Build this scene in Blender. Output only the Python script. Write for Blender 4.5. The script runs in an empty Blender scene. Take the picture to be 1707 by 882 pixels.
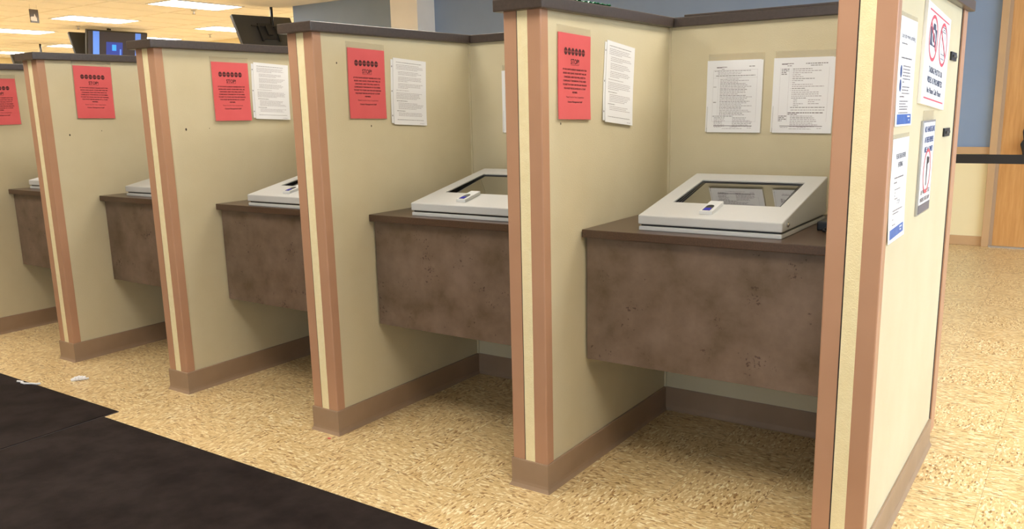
import bpy, bmesh, math, random
from mathutils import Matrix, Vector, Euler
S = bpy.context.scene
C = S.collection
PI = math.pi

# ------------------------------------------------------------------ camera
def srgb(r, g, b):
    def f(c):
        c /= 255.0
        return c / 12.92 if c <= 0.04045 else ((c + 0.055) / 1.055) ** 2.4
    return (f(r), f(g), f(b), 1.0)

yaw, pit, rol = [math.radians(v) for v in (34.93739, 11.71056, -1.41083)]
fwd = Vector((-math.sin(yaw) * math.cos(pit), math.cos(yaw) * math.cos(pit), -math.sin(pit)))
rgt = fwd.cross(Vector((0, 0, 1))).normalized()
upv = rgt.cross(fwd)
c_, s_ = math.cos(rol), math.sin(rol)
R_, U_ = c_ * rgt + s_ * upv, -s_ * rgt + c_ * upv
cam_d = bpy.data.cameras.new('camera')
cam = bpy.data.objects.new('camera', cam_d)
C.objects.link(cam)
cam_d.sensor_width = 36
cam_d.lens = 1405.793 / 1707 * 36
cam_d.shift_x = (853.5 - 843.83) / 1707
cam_d.shift_y = (469.968 - 441) / 1707
cam_d.clip_start = 0.05
m = Matrix((R_, U_, -fwd)).transposed().to_4x4()
m.translation = Vector((0.41282, -2.22009, 1.26986))
cam.matrix_world = m
S.camera = cam

# ------------------------------------------------------------------ light
S.view_settings.view_transform = 'Standard'
S.view_settings.look = 'None'
S.view_settings.exposure = 0.08
S.view_settings.gamma = 1.0
S.view_settings.use_curve_mapping = False
W = bpy.data.worlds.new('world')
S.world = W
W.use_nodes = True
W.node_tree.nodes['Background'].inputs[0].default_value = (0.80, 0.90, 1.0, 1)
W.node_tree.nodes['Background'].inputs[1].default_value = 0.6
TROFFER = 17.0           # emission of the ceiling lamps' diffusers

def area(name, loc, rot, sx, sy, power, col):
    l = bpy.data.lights.new(name, 'AREA')
    l.shape = 'RECTANGLE'; l.size = sx; l.size_y = sy; l.energy = power; l.color = col
    o = bpy.data.objects.new(name, l)
    o.location = loc; o.rotation_euler = rot
    C.objects.link(o)
    return o
# daylight coming in through the glazing on the right-hand wall and the front wall
area('window_daylight_right', (4.40, 1.9, 1.45), (0, math.radians(90), 0), 2.1, 5.4, 215, (0.60, 0.78, 1.0))
area('window_daylight_front', (0.4, -4.88, 1.45), (math.radians(90), 0, 0), 5.2, 2.1, 45, (0.74, 0.87, 1.0))

# ------------------------------------------------------------------ materials
def mat(name, col, rough=0.5, metal=0.0, spec=0.5, coat=0.0):
    m = bpy.data.materials.new(name)
    m.use_nodes = True
    b = m.node_tree.nodes['Principled BSDF']
    b.inputs['Base Color'].default_value = col
    b.inputs['Roughness'].default_value = rough
    b.inputs['Metallic'].default_value = metal
    b.inputs['Specular IOR Level'].default_value = spec
    b.inputs['Coat Weight'].default_value = coat
    return m

def noisy(name, stops, scale=10, detail=4, rough=0.5, bump=0.0, bscale=None, spec=0.5, vec=None, nrough=0.6, coat=0.0):
    """principled material whose colour runs through a noise ramp, with an optional fine bump"""
    m = mat(name, stops[0][1], rough, 0, spec, coat)
    nt = m.node_tree; N = nt.nodes; L = nt.links
    b = N['Principled BSDF']
    tc = N.new('ShaderNodeTexCoord')
    mp = N.new('ShaderNodeMapping')
    if vec: mp.inputs['Scale'].default_value = vec
    L.new(tc.outputs['Object'], mp.inputs[0])
    n = N.new('ShaderNodeTexNoise')
    n.inputs['Scale'].default_value = scale; n.inputs['Detail'].default_value = detail
    n.inputs['Roughness'].default_value = nrough
    L.new(mp.outputs[0], n.inputs['Vector'])
    r = N.new('ShaderNodeValToRGB')
    L.new(n.outputs['Fac'], r.inputs[0])
    e = r.color_ramp.elements
    e[0].position, e[0].color = stops[0]
    e[1].position, e[1].color = stops[-1]
    for p, c in stops[1:-1]:
        x = e.new(p); x.color = c
    L.new(r.outputs[0], b.inputs['Base Color'])
    if bump:
        n2 = N.new('ShaderNodeTexNoise')
        n2.inputs['Scale'].default_value = bscale or scale * 10
        n2.inputs['Detail'].default_value = 2
        L.new(tc.outputs['Object'], n2.inputs['Vector'])
        bp = N.new('ShaderNodeBump')
        bp.inputs['Strength'].default_value = bump; bp.inputs['Distance'].default_value = 0.002
        L.new(n2.outputs['Fac'], bp.inputs['Height'])
        L.new(bp.outputs[0], b.inputs['Normal'])
    return m

M = {}
M['panel'] = noisy('cream_wall_vinyl', [(0.3, srgb(205, 193, 160)), (0.7, srgb(212, 201, 170))], 3, 3, 0.55, 0.35, 260, 0.35)
M['strip'] = noisy('cream_edge_strip', [(0.3, srgb(240, 224, 176)), (0.7, srgb(246, 232, 188))], 30, 3, 0.7, 0.8, 320, 0.3)
M['trim'] = noisy('tan_vinyl_trim', [(0.3, srgb(181, 137, 107)), (0.7, srgb(187, 143, 113))], 5, 2, 0.42, 0.06, 600, 0.45)
M['base'] = noisy('tan_rubber_baseboard', [(0.3, srgb(150, 125, 101)), (0.7, srgb(160, 134, 110))], 6, 3, 0.4, 0.05, 300, 0.4)
M['cap'] = noisy('dark_brown_cap', [(0.3, srgb(66, 56, 50)), (0.7, srgb(75, 64, 58))], 90, 2, 0.32, 0.05, 500, 0.5)
M['gap'] = mat('dark_gap', srgb(52, 44, 42), 0.8)
M['white_edge'] = mat('pale_metal_edge', srgb(214, 200, 190), 0.35)
M['counter'] = noisy('dark_brown_counter', [(0.25, srgb(66, 49, 38)), (0.55, srgb(80, 60, 47)), (0.8, srgb(94, 72, 58))], 220, 3, 0.28, 0.03, 500, 0.5)
M['kiosk'] = noisy('light_grey_powder_coat', [(0.3, srgb(192, 192, 190)), (0.7, srgb(197, 197, 195))], 400, 2, 0.38, 0.10, 900, 0.4)
M['black'] = mat('black_plastic', srgb(24, 24, 27), 0.4)
M['black_gloss'] = mat('black_gloss', srgb(16, 16, 18), 0.12)
M['screen'] = mat('dark_screen_glass', srgb(30, 28, 27), 0.03, 0, 1.0, 1.0)
M['screen'].node_tree.nodes['Principled BSDF'].inputs['IOR'].default_value = 2.3
M['silver'] = mat('silver_metal', srgb(215, 215, 215), 0.22, 1.0)
M['reader'] = mat('pale_grey_reader', srgb(208, 210, 210), 0.4)
M['reader_blue'] = mat('blue_sensor_glass', srgb(20, 30, 170), 0.25, 0, 0.4)
M['red_paper'] = noisy('red_paper', [(0.3, srgb(220, 94, 98)), (0.7, srgb(226, 101, 105))], 6, 3, 0.4, 0.0, None, 0.35)
M['white_paper'] = mat('white_paper', srgb(236, 236, 238), 0.5, 0, 0.3)
M['white_board'] = mat('white_sign_board', srgb(250, 249, 252), 0.35, 0, 0.4)
M['ink'] = mat('dark_ink', srgb(48, 38, 42), 0.6)
M['ink_red'] = mat('dark_ink_on_red', srgb(72, 22, 28), 0.6)
M['ink_faint'] = mat('faint_ink', srgb(160, 150, 156), 0.6)
M['ink_mid'] = mat('grey_ink', srgb(112, 104, 108), 0.6)
M['ink_blue'] = mat('blue_ink', srgb(44, 70, 130), 0.5)
M['ink_navy'] = mat('navy_ink', srgb(58, 66, 92), 0.5)
M['blue_band'] = noisy('blue_footer', [(0.3, srgb(38, 84, 168)), (0.7, srgb(62, 112, 190))], 30, 3, 0.35)
M['sign_red'] = mat('sign_red', srgb(214, 80, 96), 0.4)
M['carpet'] = noisy('charcoal_carpet_mat', [(0.35, srgb(36, 29, 28)), (0.65, srgb(52, 44, 42))], 5, 6, 0.95, 1.0, 700, 0.1)
M['rubber'] = mat('rubber_mat_edge', srgb(66, 60, 62), 0.6)
M['ceiling'] = noisy('ceiling_tile_cream', [(0.35, srgb(238, 238, 236)), (0.65, srgb(243, 243, 241))], 60, 3, 0.9, 0.3, 300, 0.1)
M['grid'] = mat('ceiling_grid_metal', srgb(234, 232, 226), 0.5)
M['white_paint'] = noisy('white_paint', [(0.3, srgb(238, 236, 232)), (0.7, srgb(242, 240, 236))], 4, 2, 0.6)
M['blue_paint'] = noisy('slate_blue_paint', [(0.3, srgb(134, 154, 184)), (0.7, srgb(139, 159, 189))], 2, 3, 0.5, 0.05, 200, 0.4)
M['cream_paint'] = noisy('cream_paint', [(0.3, srgb(240, 226, 182)), (0.7, srgb(243, 230, 188))], 2, 3, 0.5, 0.05, 200, 0.4)
M['far_paint'] = noisy('pale_cream_paint', [(0.3, srgb(236, 222, 186)), (0.7, srgb(240, 227, 192))], 2, 3, 0.6)
M['dim_paint'] = mat('taupe_wall_paint', srgb(150, 136, 118), 0.6)
M['frame'] = noisy('taupe_door_frame', [(0.3, srgb(196, 160, 118)), (0.7, srgb(200, 165, 124))], 3, 2, 0.45)
M['frame_side'] = mat('taupe_door_frame_edge', srgb(178, 150, 122), 0.45)
M['door'] = noisy('honey_oak_door', [(0.25, srgb(196, 140, 78)), (0.5, srgb(208, 153, 90)), (0.75, srgb(218, 166, 104))], 6, 5, 0.35, 0.05, 60, 0.5, (9, 9, 0.6))
M['green_foil'] = mat('green_foil', srgb(40, 160, 105), 0.3, 0.2)
M['tissue'] = mat('white_tissue', srgb(238, 238, 240), 0.8)
M['mount'] = mat('tv_mount_metal', srgb(40, 40, 40), 0.5)
M['tv_back'] = mat('tv_back_plastic', srgb(62, 62, 62), 0.45)
M['glossy_dark'] = mat('dark_glossy_acrylic', srgb(84, 76, 74), 0.2)
M['hole'] = mat('dark_pinhole', srgb(60, 50, 42), 0.9)
M['chalk'] = mat('grey_chrome', srgb(190, 190, 192), 0.3, 0.8)

def emis(name, col, s):
    m = mat(name, col, 0.4)
    b = m.node_tree.nodes['Principled BSDF']
    b.inputs['Emission Color'].default_value = col
    b.inputs['Emission Strength'].default_value = s
    return m
M['lamp'] = emis('lamp_diffuser', (1.0, 0.94, 0.84, 1), TROFFER)
M['tv_blue'] = emis('lit_screen_blue', srgb(70, 112, 196), 0.9)
M['tv_dark'] = emis('lit_screen_dark', srgb(30, 30, 42), 0.6)
M['tv_glow'] = emis('lit_screen_deep_blue', srgb(24, 48, 130), 0.8)
M['tv_cyan'] = emis('lit_screen_cyan', srgb(40, 130, 235), 1.0)
M['daylight_gap'] = emis('bright_door_gap', srgb(235, 240, 250), 0.8)

# clear plastic sleeve
m = mat('clear_plastic_sleeve', srgb(226, 214, 186), 0.12, 0, 0.6)
m.node_tree.nodes['Principled BSDF'].inputs['Alpha'].default_value = 0.22
M['sleeve'] = m

# brown mottled laminate of the counter aprons
m = mat('brown_mottled_laminate', (0, 0, 0, 1), 0.36, 0, 0.4)
nt = m.node_tree; N = nt.nodes; L = nt.links; b = N['Principled BSDF']
tc = N.new('ShaderNodeTexCoord')
oi = N.new('ShaderNodeObjectInfo')
add = N.new('ShaderNodeVectorMath'); add.operation = 'ADD'
L.new(tc.outputs['Object'], add.inputs[0])
L.new(oi.outputs['Location'], add.inputs[1])
n1 = N.new('ShaderNodeTexNoise'); n1.inputs['Scale'].default_value = 7; n1.inputs['Detail'].default_value = 7; n1.inputs['Roughness'].default_value = 0.62
L.new(add.outputs[0], n1.inputs['Vector'])
r1 = N.new('ShaderNodeValToRGB'); e = r1.color_ramp.elements
e[0].position = 0.30; e[0].color = srgb(92, 76, 58)
e[1].position = 0.68; e[1].color = srgb(126, 107, 93)
x = e.new(0.46); x.color = srgb(110, 92, 77)
L.new(n1.outputs['Fac'], r1.inputs[0])
n2 = N.new('ShaderNodeTexNoise'); n2.inputs['Scale'].default_value = 110; n2.inputs['Detail'].default_value = 2
L.new(add.outputs[0], n2.inputs['Vector'])
n3 = N.new('ShaderNodeTexNoise'); n3.inputs['Scale'].default_value = 11; n3.inputs['Detail'].default_value = 3
L.new(add.outputs[0], n3.inputs['Vector'])
mu = N.new('ShaderNodeMath'); mu.operation = 'MULTIPLY'
L.new(n2.outputs['Fac'], mu.inputs[0]); L.new(n3.outputs['Fac'], mu.inputs[1])
r2 = N.new('ShaderNodeValToRGB'); e = r2.color_ramp.elements
e[0].position = 0.385; e[0].color = (0, 0, 0, 1); e[1].position = 0.44; e[1].color = (1, 1, 1, 1)
L.new(mu.outputs[0], r2.inputs[0])
mx = N.new('ShaderNodeMix'); mx.data_type = 'RGBA'
iv = N.new('ShaderNodeMath'); iv.operation = 'MULTIPLY'; iv.inputs[1].default_value = 0.7
L.new(r2.outputs[0], iv.inputs[0])
L.new(iv.outputs[0], mx.inputs[0]); L.new(r1.outputs[0], mx.inputs[6]); mx.inputs[7].default_value = srgb(58, 38, 30)
L.new(mx.outputs[2], b.inputs['Base Color'])
M['laminate'] = m

# vinyl composition tile: 0.291 m squares, chips run one way then the other
def vct():
    m = mat('flecked_vinyl_tile', (1, 1, 1, 1), 0.30, 0, 0.5)
    nt = m.node_tree; N = nt.nodes; L = nt.links; b = N['Principled BSDF']
    T = 0.2905
    tc = N.new('ShaderNodeTexCoord')
    sp = N.new('ShaderNodeSeparateXYZ'); L.new(tc.outputs['Object'], sp.inputs[0])
    def mth(op, a, v=None, c=None):
        n = N.new('ShaderNodeMath'); n.operation = op
        for k, q in enumerate((a, v, c)):
            if q is None: continue
            if isinstance(q, (int, float)): n.inputs[k].default_value = q
            else: L.new(q, n.inputs[k])
        return n.outputs[0]
    ux = mth('DIVIDE', mth('ADD', sp.outputs[0], 0.658 + 100 * T), T)
    uy = mth('DIVIDE', mth('ADD', sp.outputs[1], 100 * T - 0.154), T)
    ix, iy = mth('FLOOR', ux), mth('FLOOR', uy)
    fx, fy = mth('FRACT', ux), mth('FRACT', uy)
    par = mth('MODULO', mth('ADD', ix, iy), 2.0)
    # stretched coordinates
    def comb(kx, ky):
        c = N.new('ShaderNodeCombineXYZ')
        L.new(mth('MULTIPLY', sp.outputs[0], kx), c.inputs[0]); L.new(mth('MULTIPLY', sp.outputs[1], ky), c.inputs[1])
        L.new(mth('ADD', mth('MULTIPLY', ix, 3.7), mth('MULTIPLY', iy, 7.9)), c.inputs[2])
        return c.outputs[0]
    mv = N.new('ShaderNodeMix'); mv.data_type = 'VECTOR'
    L.new(par, mv.inputs[0]); L.new(comb(1.0, 0.34), mv.inputs[4]); L.new(comb(0.34, 1.0), mv.inputs[5])
    V = mv.outputs[1]
    vo = N.new('ShaderNodeTexVoronoi'); vo.inputs['Scale'].default_value = 190
    nz = N.new('ShaderNodeTexNoise'); nz.inputs['Scale'].default_value = 60; nz.inputs['Detail'].default_value = 3
    L.new(V, nz.inputs['Vector'])
    ad = N.new('ShaderNodeMix'); ad.data_type = 'VECTOR'; ad.inputs[0].default_value = 0.012
    L.new(V, ad.inputs[4]); L.new(nz.outputs['Color'], ad.inputs[5])
    L.new(ad.outputs[1], vo.inputs['Vector'])
    ss = N.new('ShaderNodeSeparateColor'); L.new(vo.outputs['Color'], ss.inputs[0])
    rp = N.new('ShaderNodeValToRGB'); e = rp.color_ramp.elements
    rp.color_ramp.interpolation = 'LINEAR'
    e[0].position = 0.0; e[0].color = srgb(150, 112, 66)
    e[1].position = 1.0; e[1].color = srgb(243, 229, 190)
    for p, c in ((0.06, srgb(168, 130, 84)), (0.14, srgb(206, 174, 120)), (0.5, srgb(217, 187, 134)), (0.82, srgb(228, 202, 152)), (0.92, srgb(242, 226, 184))):
        q = e.new(p); q.color = c
    L.new(ss.outputs[0], rp.inputs[0])
    # broad tone drift per tile and wear
    n4 = N.new('ShaderNodeTexNoise'); n4.inputs['Scale'].default_value = 1.7; n4.inputs['Detail'].default_value = 4
    L.new(tc.outputs['Object'], n4.inputs['Vector'])
    hs = N.new('ShaderNodeHueSaturation')
    L.new(rp.outputs[0], hs.inputs['Color'])
    L.new(mth('ADD', mth('MULTIPLY', n4.outputs['Fac'], 0.14), 0.93), hs.inputs['Value'])
    # seams
    ex = mth('MINIMUM', fx, mth('SUBTRACT', 1.0, fx)); ey = mth('MINIMUM', fy, mth('SUBTRACT', 1.0, fy))
    seam = mth('LESS_THAN', mth('MINIMUM', ex, ey), 0.0026)
    mx = N.new('ShaderNodeMix'); mx.data_type = 'RGBA'
    L.new(mth('MULTIPLY', seam, 0.55), mx.inputs[0]); L.new(hs.outputs[0], mx.inputs[6]); mx.inputs[7].default_value = srgb(120, 86, 52)
    L.new(mx.outputs[2], b.inputs['Base Color'])
    L.new(mth('ADD', mth('MULTIPLY', nz.outputs['Fac'], 0.16), 0.24), b.inputs['Roughness'])
    return m
M['floor'] = vct()

# ------------------------------------------------------------------ mesh helpers
class MB:
    """collects shapes into one mesh"""
    def __init__(self):
        self.v = []; self.f = []; self.mi = []; self.mats = []
    def _m(self, m):
        if m is None: return 0
        if m not in self.mats: self.mats.append(m)
        return self.mats.index(m)
    def poly(self, vs, fs, m=None):
        k = len(self.v); self.v += [tuple(p) for p in vs]
        i = self._m(m)
        for f in fs: self.f.append(tuple(a + k for a in f)); self.mi.append(i)
        return self
    def box(self, x0, x1, y0, y1, z0, z1, m=None):
        v = [(x0, y0, z0), (x1, y0, z0), (x1, y1, z0), (x0, y1, z0), (x0, y0, z1), (x1, y0, z1), (x1, y1, z1), (x0, y1, z1)]
        return self.poly(v, [(3, 2, 1, 0), (4, 5, 6, 7), (0, 1, 5, 4), (1, 2, 6, 5), (2, 3, 7, 6), (3, 0, 4, 7)], m)
    def prism(self, pts, z0, z1, m=None):
        n = len(pts)
        v = [(x, y, z0) for x, y in pts] + [(x, y, z1) for x, y in pts]
        f = [tuple(reversed(range(n))), tuple(range(n, 2 * n))] + [(i, (i + 1) % n, n + (i + 1) % n, n + i) for i in range(n)]
        return self.poly(v, f, m)
    def tube(self, a, b, r, n=12, m=None, r2=None):
        a, b = Vector(a), Vector(b); d = (b - a).normalized()
        u = d.orthogonal().normalized(); w = d.cross(u)
        r2 = r if r2 is None else r2
        v = []
        for p, rr in ((a, r), (b, r2)):
            for i in range(n):
                t = 2 * PI * i / n
                v.append(p + u * (rr * math.cos(t)) + w * (rr * math.sin(t)))
        f = [tuple(reversed(range(n))), tuple(range(n, 2 * n))] + [(i, (i + 1) % n, n + (i + 1) % n, n + i) for i in range(n)]
        return self.poly(v, f, m)
    def path(self, pts, r, n=8, m=None):
        for a, b in zip(pts, pts[1:]): self.tube(a, b, r, n, m)
        return self
    def lathe(self, prof, n=24, m=None, c=(0, 0)):
        v = []; f = []
        for r, z in prof:
            for i in range(n):
                t = 2 * PI * i / n; v.append((c[0] + r * math.cos(t), c[1] + r * math.sin(t), z))
        for j in range(len(prof) - 1):
            for i in range(n):
                f.append((j * n + i, j * n + (i + 1) % n, (j + 1) * n + (i + 1) % n, (j + 1) * n + i))
        f.append(tuple(reversed(range(n)))); f.append(tuple(range((len(prof) - 1) * n, len(prof) * n)))
        return self.poly(v, f, m)
    def build(self, name, m=None, parent=None, loc=None, bevel=0.0, seg=2, smooth=False):
        me = bpy.data.meshes.new(name)
        me.from_pydata(self.v, [], self.f)
        for q in (self.mats or [m]): me.materials.append(q)
        if self.mats:
            me.polygons.foreach_set('material_index', self.mi)
        if smooth: me.polygons.foreach_set('use_smooth', [True] * len(me.polygons))
        me.update()
        o = bpy.data.objects.new(name, me); C.objects.link(o)
        if parent is not None: o.parent = parent
        if loc is not None: o.location = loc
        if bevel:
            bm = bmesh.new(); bm.from_mesh(me)
            bmesh.ops.recalc_face_normals(bm, faces=bm.faces)
            es = [e for e in bm.edges if len(e.link_faces) == 2 and e.calc_face_angle(0) > 0.5]
            bmesh.ops.bevel(bm, geom=es, offset=bevel, segments=seg, profile=0.6, affect='EDGES', clamp_overlap=True)
            bm.to_mesh(me); bm.free()
        return o

def thing(name, label, cat, loc=(0, 0, 0), rot=(0, 0, 0), group=None):
    o = bpy.data.objects.new(name, None); C.objects.link(o)
    o.empty_display_size = 0.1
    o.location = loc; o.rotation_euler = rot
    o['label'] = label; o['category'] = cat
    if group: o['group'] = group
    return o
def tag(o, label, cat, group=None, kind=None):
    o['label'] = label; o['category'] = cat
    if group: o['group'] = group
    if kind: o['kind'] = kind
    return o
def struct(o):
    o['kind'] = 'structure'
    return o
def copy_tree(o, parent=None):
    c = o.copy(); C.objects.link(c)
    if parent is not None: c.parent = parent
    for ch in list(o.children): copy_tree(ch, c)
    return c

_fonts = {}
def text_geo(s, height):
    """glyph outlines of a line of writing as flat faces, centred, cap height = height"""
    cu = bpy.data.curves.new('writing', 'FONT')
    cu.body = s; cu.align_x = 'CENTER'; cu.resolution_u = 2; cu.size = 1.0
    o = bpy.data.objects.new('writing', cu)
    me = bpy.data.meshes.new_from_object(o)
    v = [(p.co.x, p.co.y) for p in me.vertices]; f = [tuple(p.vertices) for p in me.polygons]
    bpy.data.objects.remove(o); bpy.data.curves.remove(cu); bpy.data.meshes.remove(me)
    k = height / 0.70
    return [(x * k, y * k) for x, y in v], f
def add_text(mb, s, x, y, height, width=None, z=0.0, m=None, bold=0.0, left=False):
    v, f = text_geo(s, height)
    if not v: return
    x0 = min(p[0] for p in v); x1 = max(p[0] for p in v); cx = (x0 + x1) / 2
    sx = width / (x1 - x0) if width else 1.0
    off = (x1 - x0) / 2 * sx if left else 0
    offs = [(0, 0)] if not bold else [(-bold, 0), (bold, 0), (0, bold)]
    for q, (dx, dy) in enumerate(offs):
        mb.poly([((px - cx) * sx + x + off + dx, py + y + dy, z + q * 2e-5) for px, py in v], f, m)

# ------------------------------------------------------------------ dimensions of the booths
XS = [0.0, -0.9894, -1.9708, -2.9505, -3.9358, -4.9237]
TH = 0.1363; HT = 1.5547; DEP = 0.9423; BACK = 0.14; ZB = 0.10
YC = 0.2371; ZC = 0.86; CT = 0.0277; ZA = 0.4019; YA = 0.2603
CEIL = 2.70

# ------------------------------------------------------------------ the setting
fl = struct(MB().box(-21.5, 4.8, -5.3, 9.2, -0.1, 0.0).build('floor', M['floor']))
mb = MB().box(-21.5, 4.8, -5.3, 9.2, CEIL, CEIL + 0.1)
ce = struct(mb.build('ceiling', M['ceiling']))
g = MB()
k = -21.0
while k < 4.6:
    g.box(k - 0.012, k + 0.012, -5.0, 8.8, CEIL - 0.004, CEIL + 0.001); k += 0.61
k = -4.4
while k < 8.8:
    g.box(-21.0, 4.5, k - 0.012, k + 0.012, CEIL - 0.0035, CEIL + 0.001); k += 1.22
o = g.build('ceiling_grid', M['grid'], ce); 
sf = struct(MB().box(-9.05, 4.5, 2.9, 6.0, CEIL - 0.02, CEIL + 0.05).build('ceiling_soffit', M['white_paint']))

YW = 6.0; XL = -8.755
w = MB().box(XL, 4.6, YW, YW + 0.12, 0.84, CEIL + 0.1, M['blue_paint'])
w.box(XL, 4.6, YW, YW + 0.12, 0.0, 0.84, M['cream_paint'])
wb = struct(w.build('wall_back'))
struct(MB().box(XL, XL + 0.12, YW + 0.12, 8.9, 0, CEIL + 0.1, M['far_paint']).build('wall_side_return'))
struct(MB().box(-21.2, XL + 0.12, 8.75, 8.9, 0, CEIL + 0.1, M['far_paint']).build('wall_far'))
struct(MB().box(-21.2, -21.0, -5.3, 8.9, 0, CEIL + 0.1, M['far_paint']).build('wall_left'))
w = MB()
# right wall with a glazed opening y -0.8 .. 4.6, z 0.4 .. 2.5
w.box(4.5, 4.62, -5.3, -0.8, 0, CEIL + 0.1); w.box(4.5, 4.62, 4.6, 6.1, 0, CEIL + 0.1)
w.box(4.5, 4.62, -0.8, 4.6, 0, 0.4); w.box(4.5, 4.62, -0.8, 4.6, 2.5, CEIL + 0.1)
struct(w.build('wall_right', M['dim_paint']))
w = MB()
w.box(-21.2, -2.2, -5.10, -5.0, 0, CEIL + 0.1); w.box(3.0, 4.62, -5.10, -5.0, 0, CEIL + 0.1)
w.box(-2.2, 3.0, -5.10, -5.0, 0, 0.4); w.box(-2.2, 3.0, -5.10, -5.0, 2.5, CEIL + 0.1)
struct(w.build('wall_front', M['dim_paint']))
def window_frame(name, horizontal, a0, a1, n, c):
    f = MB()
    for i in range(n + 1):
        p = a0 + (a1 - a0) * i / n
        if horizontal: f.box(p - 0.03, p + 0.03, c - 0.03, c + 0.03, 0.4, 2.5)
        else: f.box(c - 0.03, c + 0.03, p - 0.03, p + 0.03, 0.4, 2.5)
    for z in (0.43, 2.47):
        if horizontal: f.box(a0, a1, c - 0.03, c + 0.03, z - 0.03, z + 0.03)
        else: f.box(c - 0.03, c + 0.03, a0, a1, z - 0.03, z + 0.03)
    return struct(f.build(name, M['frame']))
window_frame('window_1', False, -0.77, 4.57, 4, 4.56)
window_frame('window_2', True, -2.17, 2.97, 4, -5.06)
struct(MB().box(XL, -0.327, YW - 0.018, YW, 0.785, 0.843).build('trim_1', M['frame'], bevel=0.004))
struct(MB().box(0.86, 4.5, YW - 0.018, YW, 0.785, 0.843).build('trim_2', M['frame'], bevel=0.004))
struct(MB().box(XL, -0.327, YW - 0.010, YW, 0.0, 0.082).build('baseboard_back', M['frame'], bevel=0.003))
# door on the back wall
dr = struct(MB().box(-0.248, 0.78, YW - 0.012, YW + 0.03, 0.012, 2.12).build('door_1', M['door']))
fr = MB().box(-0.327, -0.272, YW - 0.045, YW, 0, 2.2).box(0.80, 0.86, YW - 0.045, YW, 0, 2.2).box(-0.327, 0.86, YW - 0.045, YW, 2.14, 2.2)
o = fr.build('door_frame', M['frame'], dr, bevel=0.003)
fr = MB().box(-0.272, -0.248, YW - 0.03, YW, 0, 2.14).box(0.78, 0.80, YW - 0.03, YW, 0, 2.14).box(-0.272, 0.80, YW - 0.03, YW, 2.12, 2.14)
fr.build('door_stop', M['frame_side'], dr)
MB().box(-0.27, 0.80, YW - 0.05, YW + 0.03, 0.0, 0.012).build('threshold', M['chalk'], dr)
hd = MB().tube((0.70, YW - 0.012, 1.0), (0.70, YW - 0.07, 1.0), 0.012).tube((0.70, YW - 0.065, 1.0), (0.58, YW - 0.065, 1.0), 0.010)
hd.build('door_handle', M['silver'], dr)
# white column standing against the blue wall
struct(MB().box(-6.70, -6.282, 5.681, YW, 0, CEIL, M['white_paint']).build('wall_column'))

# ------------------------------------------------------------------ ceiling lamps
def troffer(x, y, label):
    t = thing('ceiling_light', label, 'ceiling light', (x, y, CEIL - 0.006), group='recessed fluorescent ceiling lights')
    f = MB()
    f.box(-0.30, -0.275, -0.55, 0.55, -0.006, 0.004).box(0.275, 0.30, -0.55, 0.55, -0.006, 0.004)
    f.box(-0.275, 0.275, -0.55, -0.525, -0.006, 0.004).box(-0.275, 0.275, 0.525, 0.55, -0.006, 0.004)
    f.build('lamp_frame', M['grid'], t)
    MB().box(-0.275, 0.275, -0.525, 0.525, -0.004, 0.004).build('diffuser', M['lamp'], t)
    return t
vis = {(-9.62, 5.10): 'lit ceiling light nearest the blue wall, cut by the top edge of the photo',
       (-12.03, 5.10): 'lit ceiling light right above the hanging screen showing blue stripes',
       (-14.45, 5.10): 'lit ceiling light below the small hanging sign, cut by the left edge',
       (-12.03, 7.53): 'lit ceiling light half hidden behind the large black television back',
       (-14.45, 7.53): 'lit ceiling light just right of the hanging screen showing blue stripes',
       (-16.9, 7.53): 'lit ceiling light just left of the leaning dark television back',
       (-19.35, 7.53): 'lit ceiling light lowest at the left edge, just over the booth cap'}
for i in range(-5, 6):
    for y in (-1.0, 1.5, 5.10, 7.53):
        x = -9.62 + (i - 1) * 2.43 if i < 1 else -9.62 + (i - 1) * 2.43
        x = round(-9.62 + 2.43 * i, 2)
        if x < -20 or x > 4: continue
        if y > 3 and x > -9: continue
        lab = None
        for (a, b_), s in vis.items():
            if abs(a - x) < 0.2 and abs(b_ - y) < 0.2: lab = s
        if lab is None: lab = 'recessed ceiling light over the front of the room'
        troffer(x, y, lab)

# ------------------------------------------------------------------ booth partitions
def sweep(path, prof):
    """profile (outward, z) carried round a flat open path with mitred corners; outward is to the right of travel"""
    mb = MB(); n = len(path); P = [Vector(p) for p in path]
    nr = []
    for i in range(n - 1):
        d = (P[i + 1] - P[i]).normalized(); nr.append(Vector((d.y, -d.x)))
    rows = []
    for i in range(n):
        if i == 0: o = nr[0]
        elif i == n - 1: o = nr[-1]
        else:
            o = (nr[i - 1] + nr[i]); o = o / (o.dot(nr[i]))
        rows.append([(P[i].x + o.x * a, P[i].y + o.y * a, z) for a, z in prof])
    k = len(prof)
    v = [p for r in rows for p in r]
    f = []
    for i in range(n - 1):
        for j in range(k):
            j2 = (j + 1) % k
            f.append((i * k + j, i * k + j2, (i + 1) * k + j2, (i + 1) * k + j))
    f.append(tuple(reversed(range(k)))); f.append(tuple(range((n - 1) * k, n * k)))
    mb.poly(v, f)
    return mb
COVE = [(-0.003, ZB), (0.003, ZB), (0.0045, ZB - 0.003), (0.0045, 0.022), (0.006, 0.012), (0.010, 0.004), (0.013, 0.0), (-0.003, 0.0)]

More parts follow.
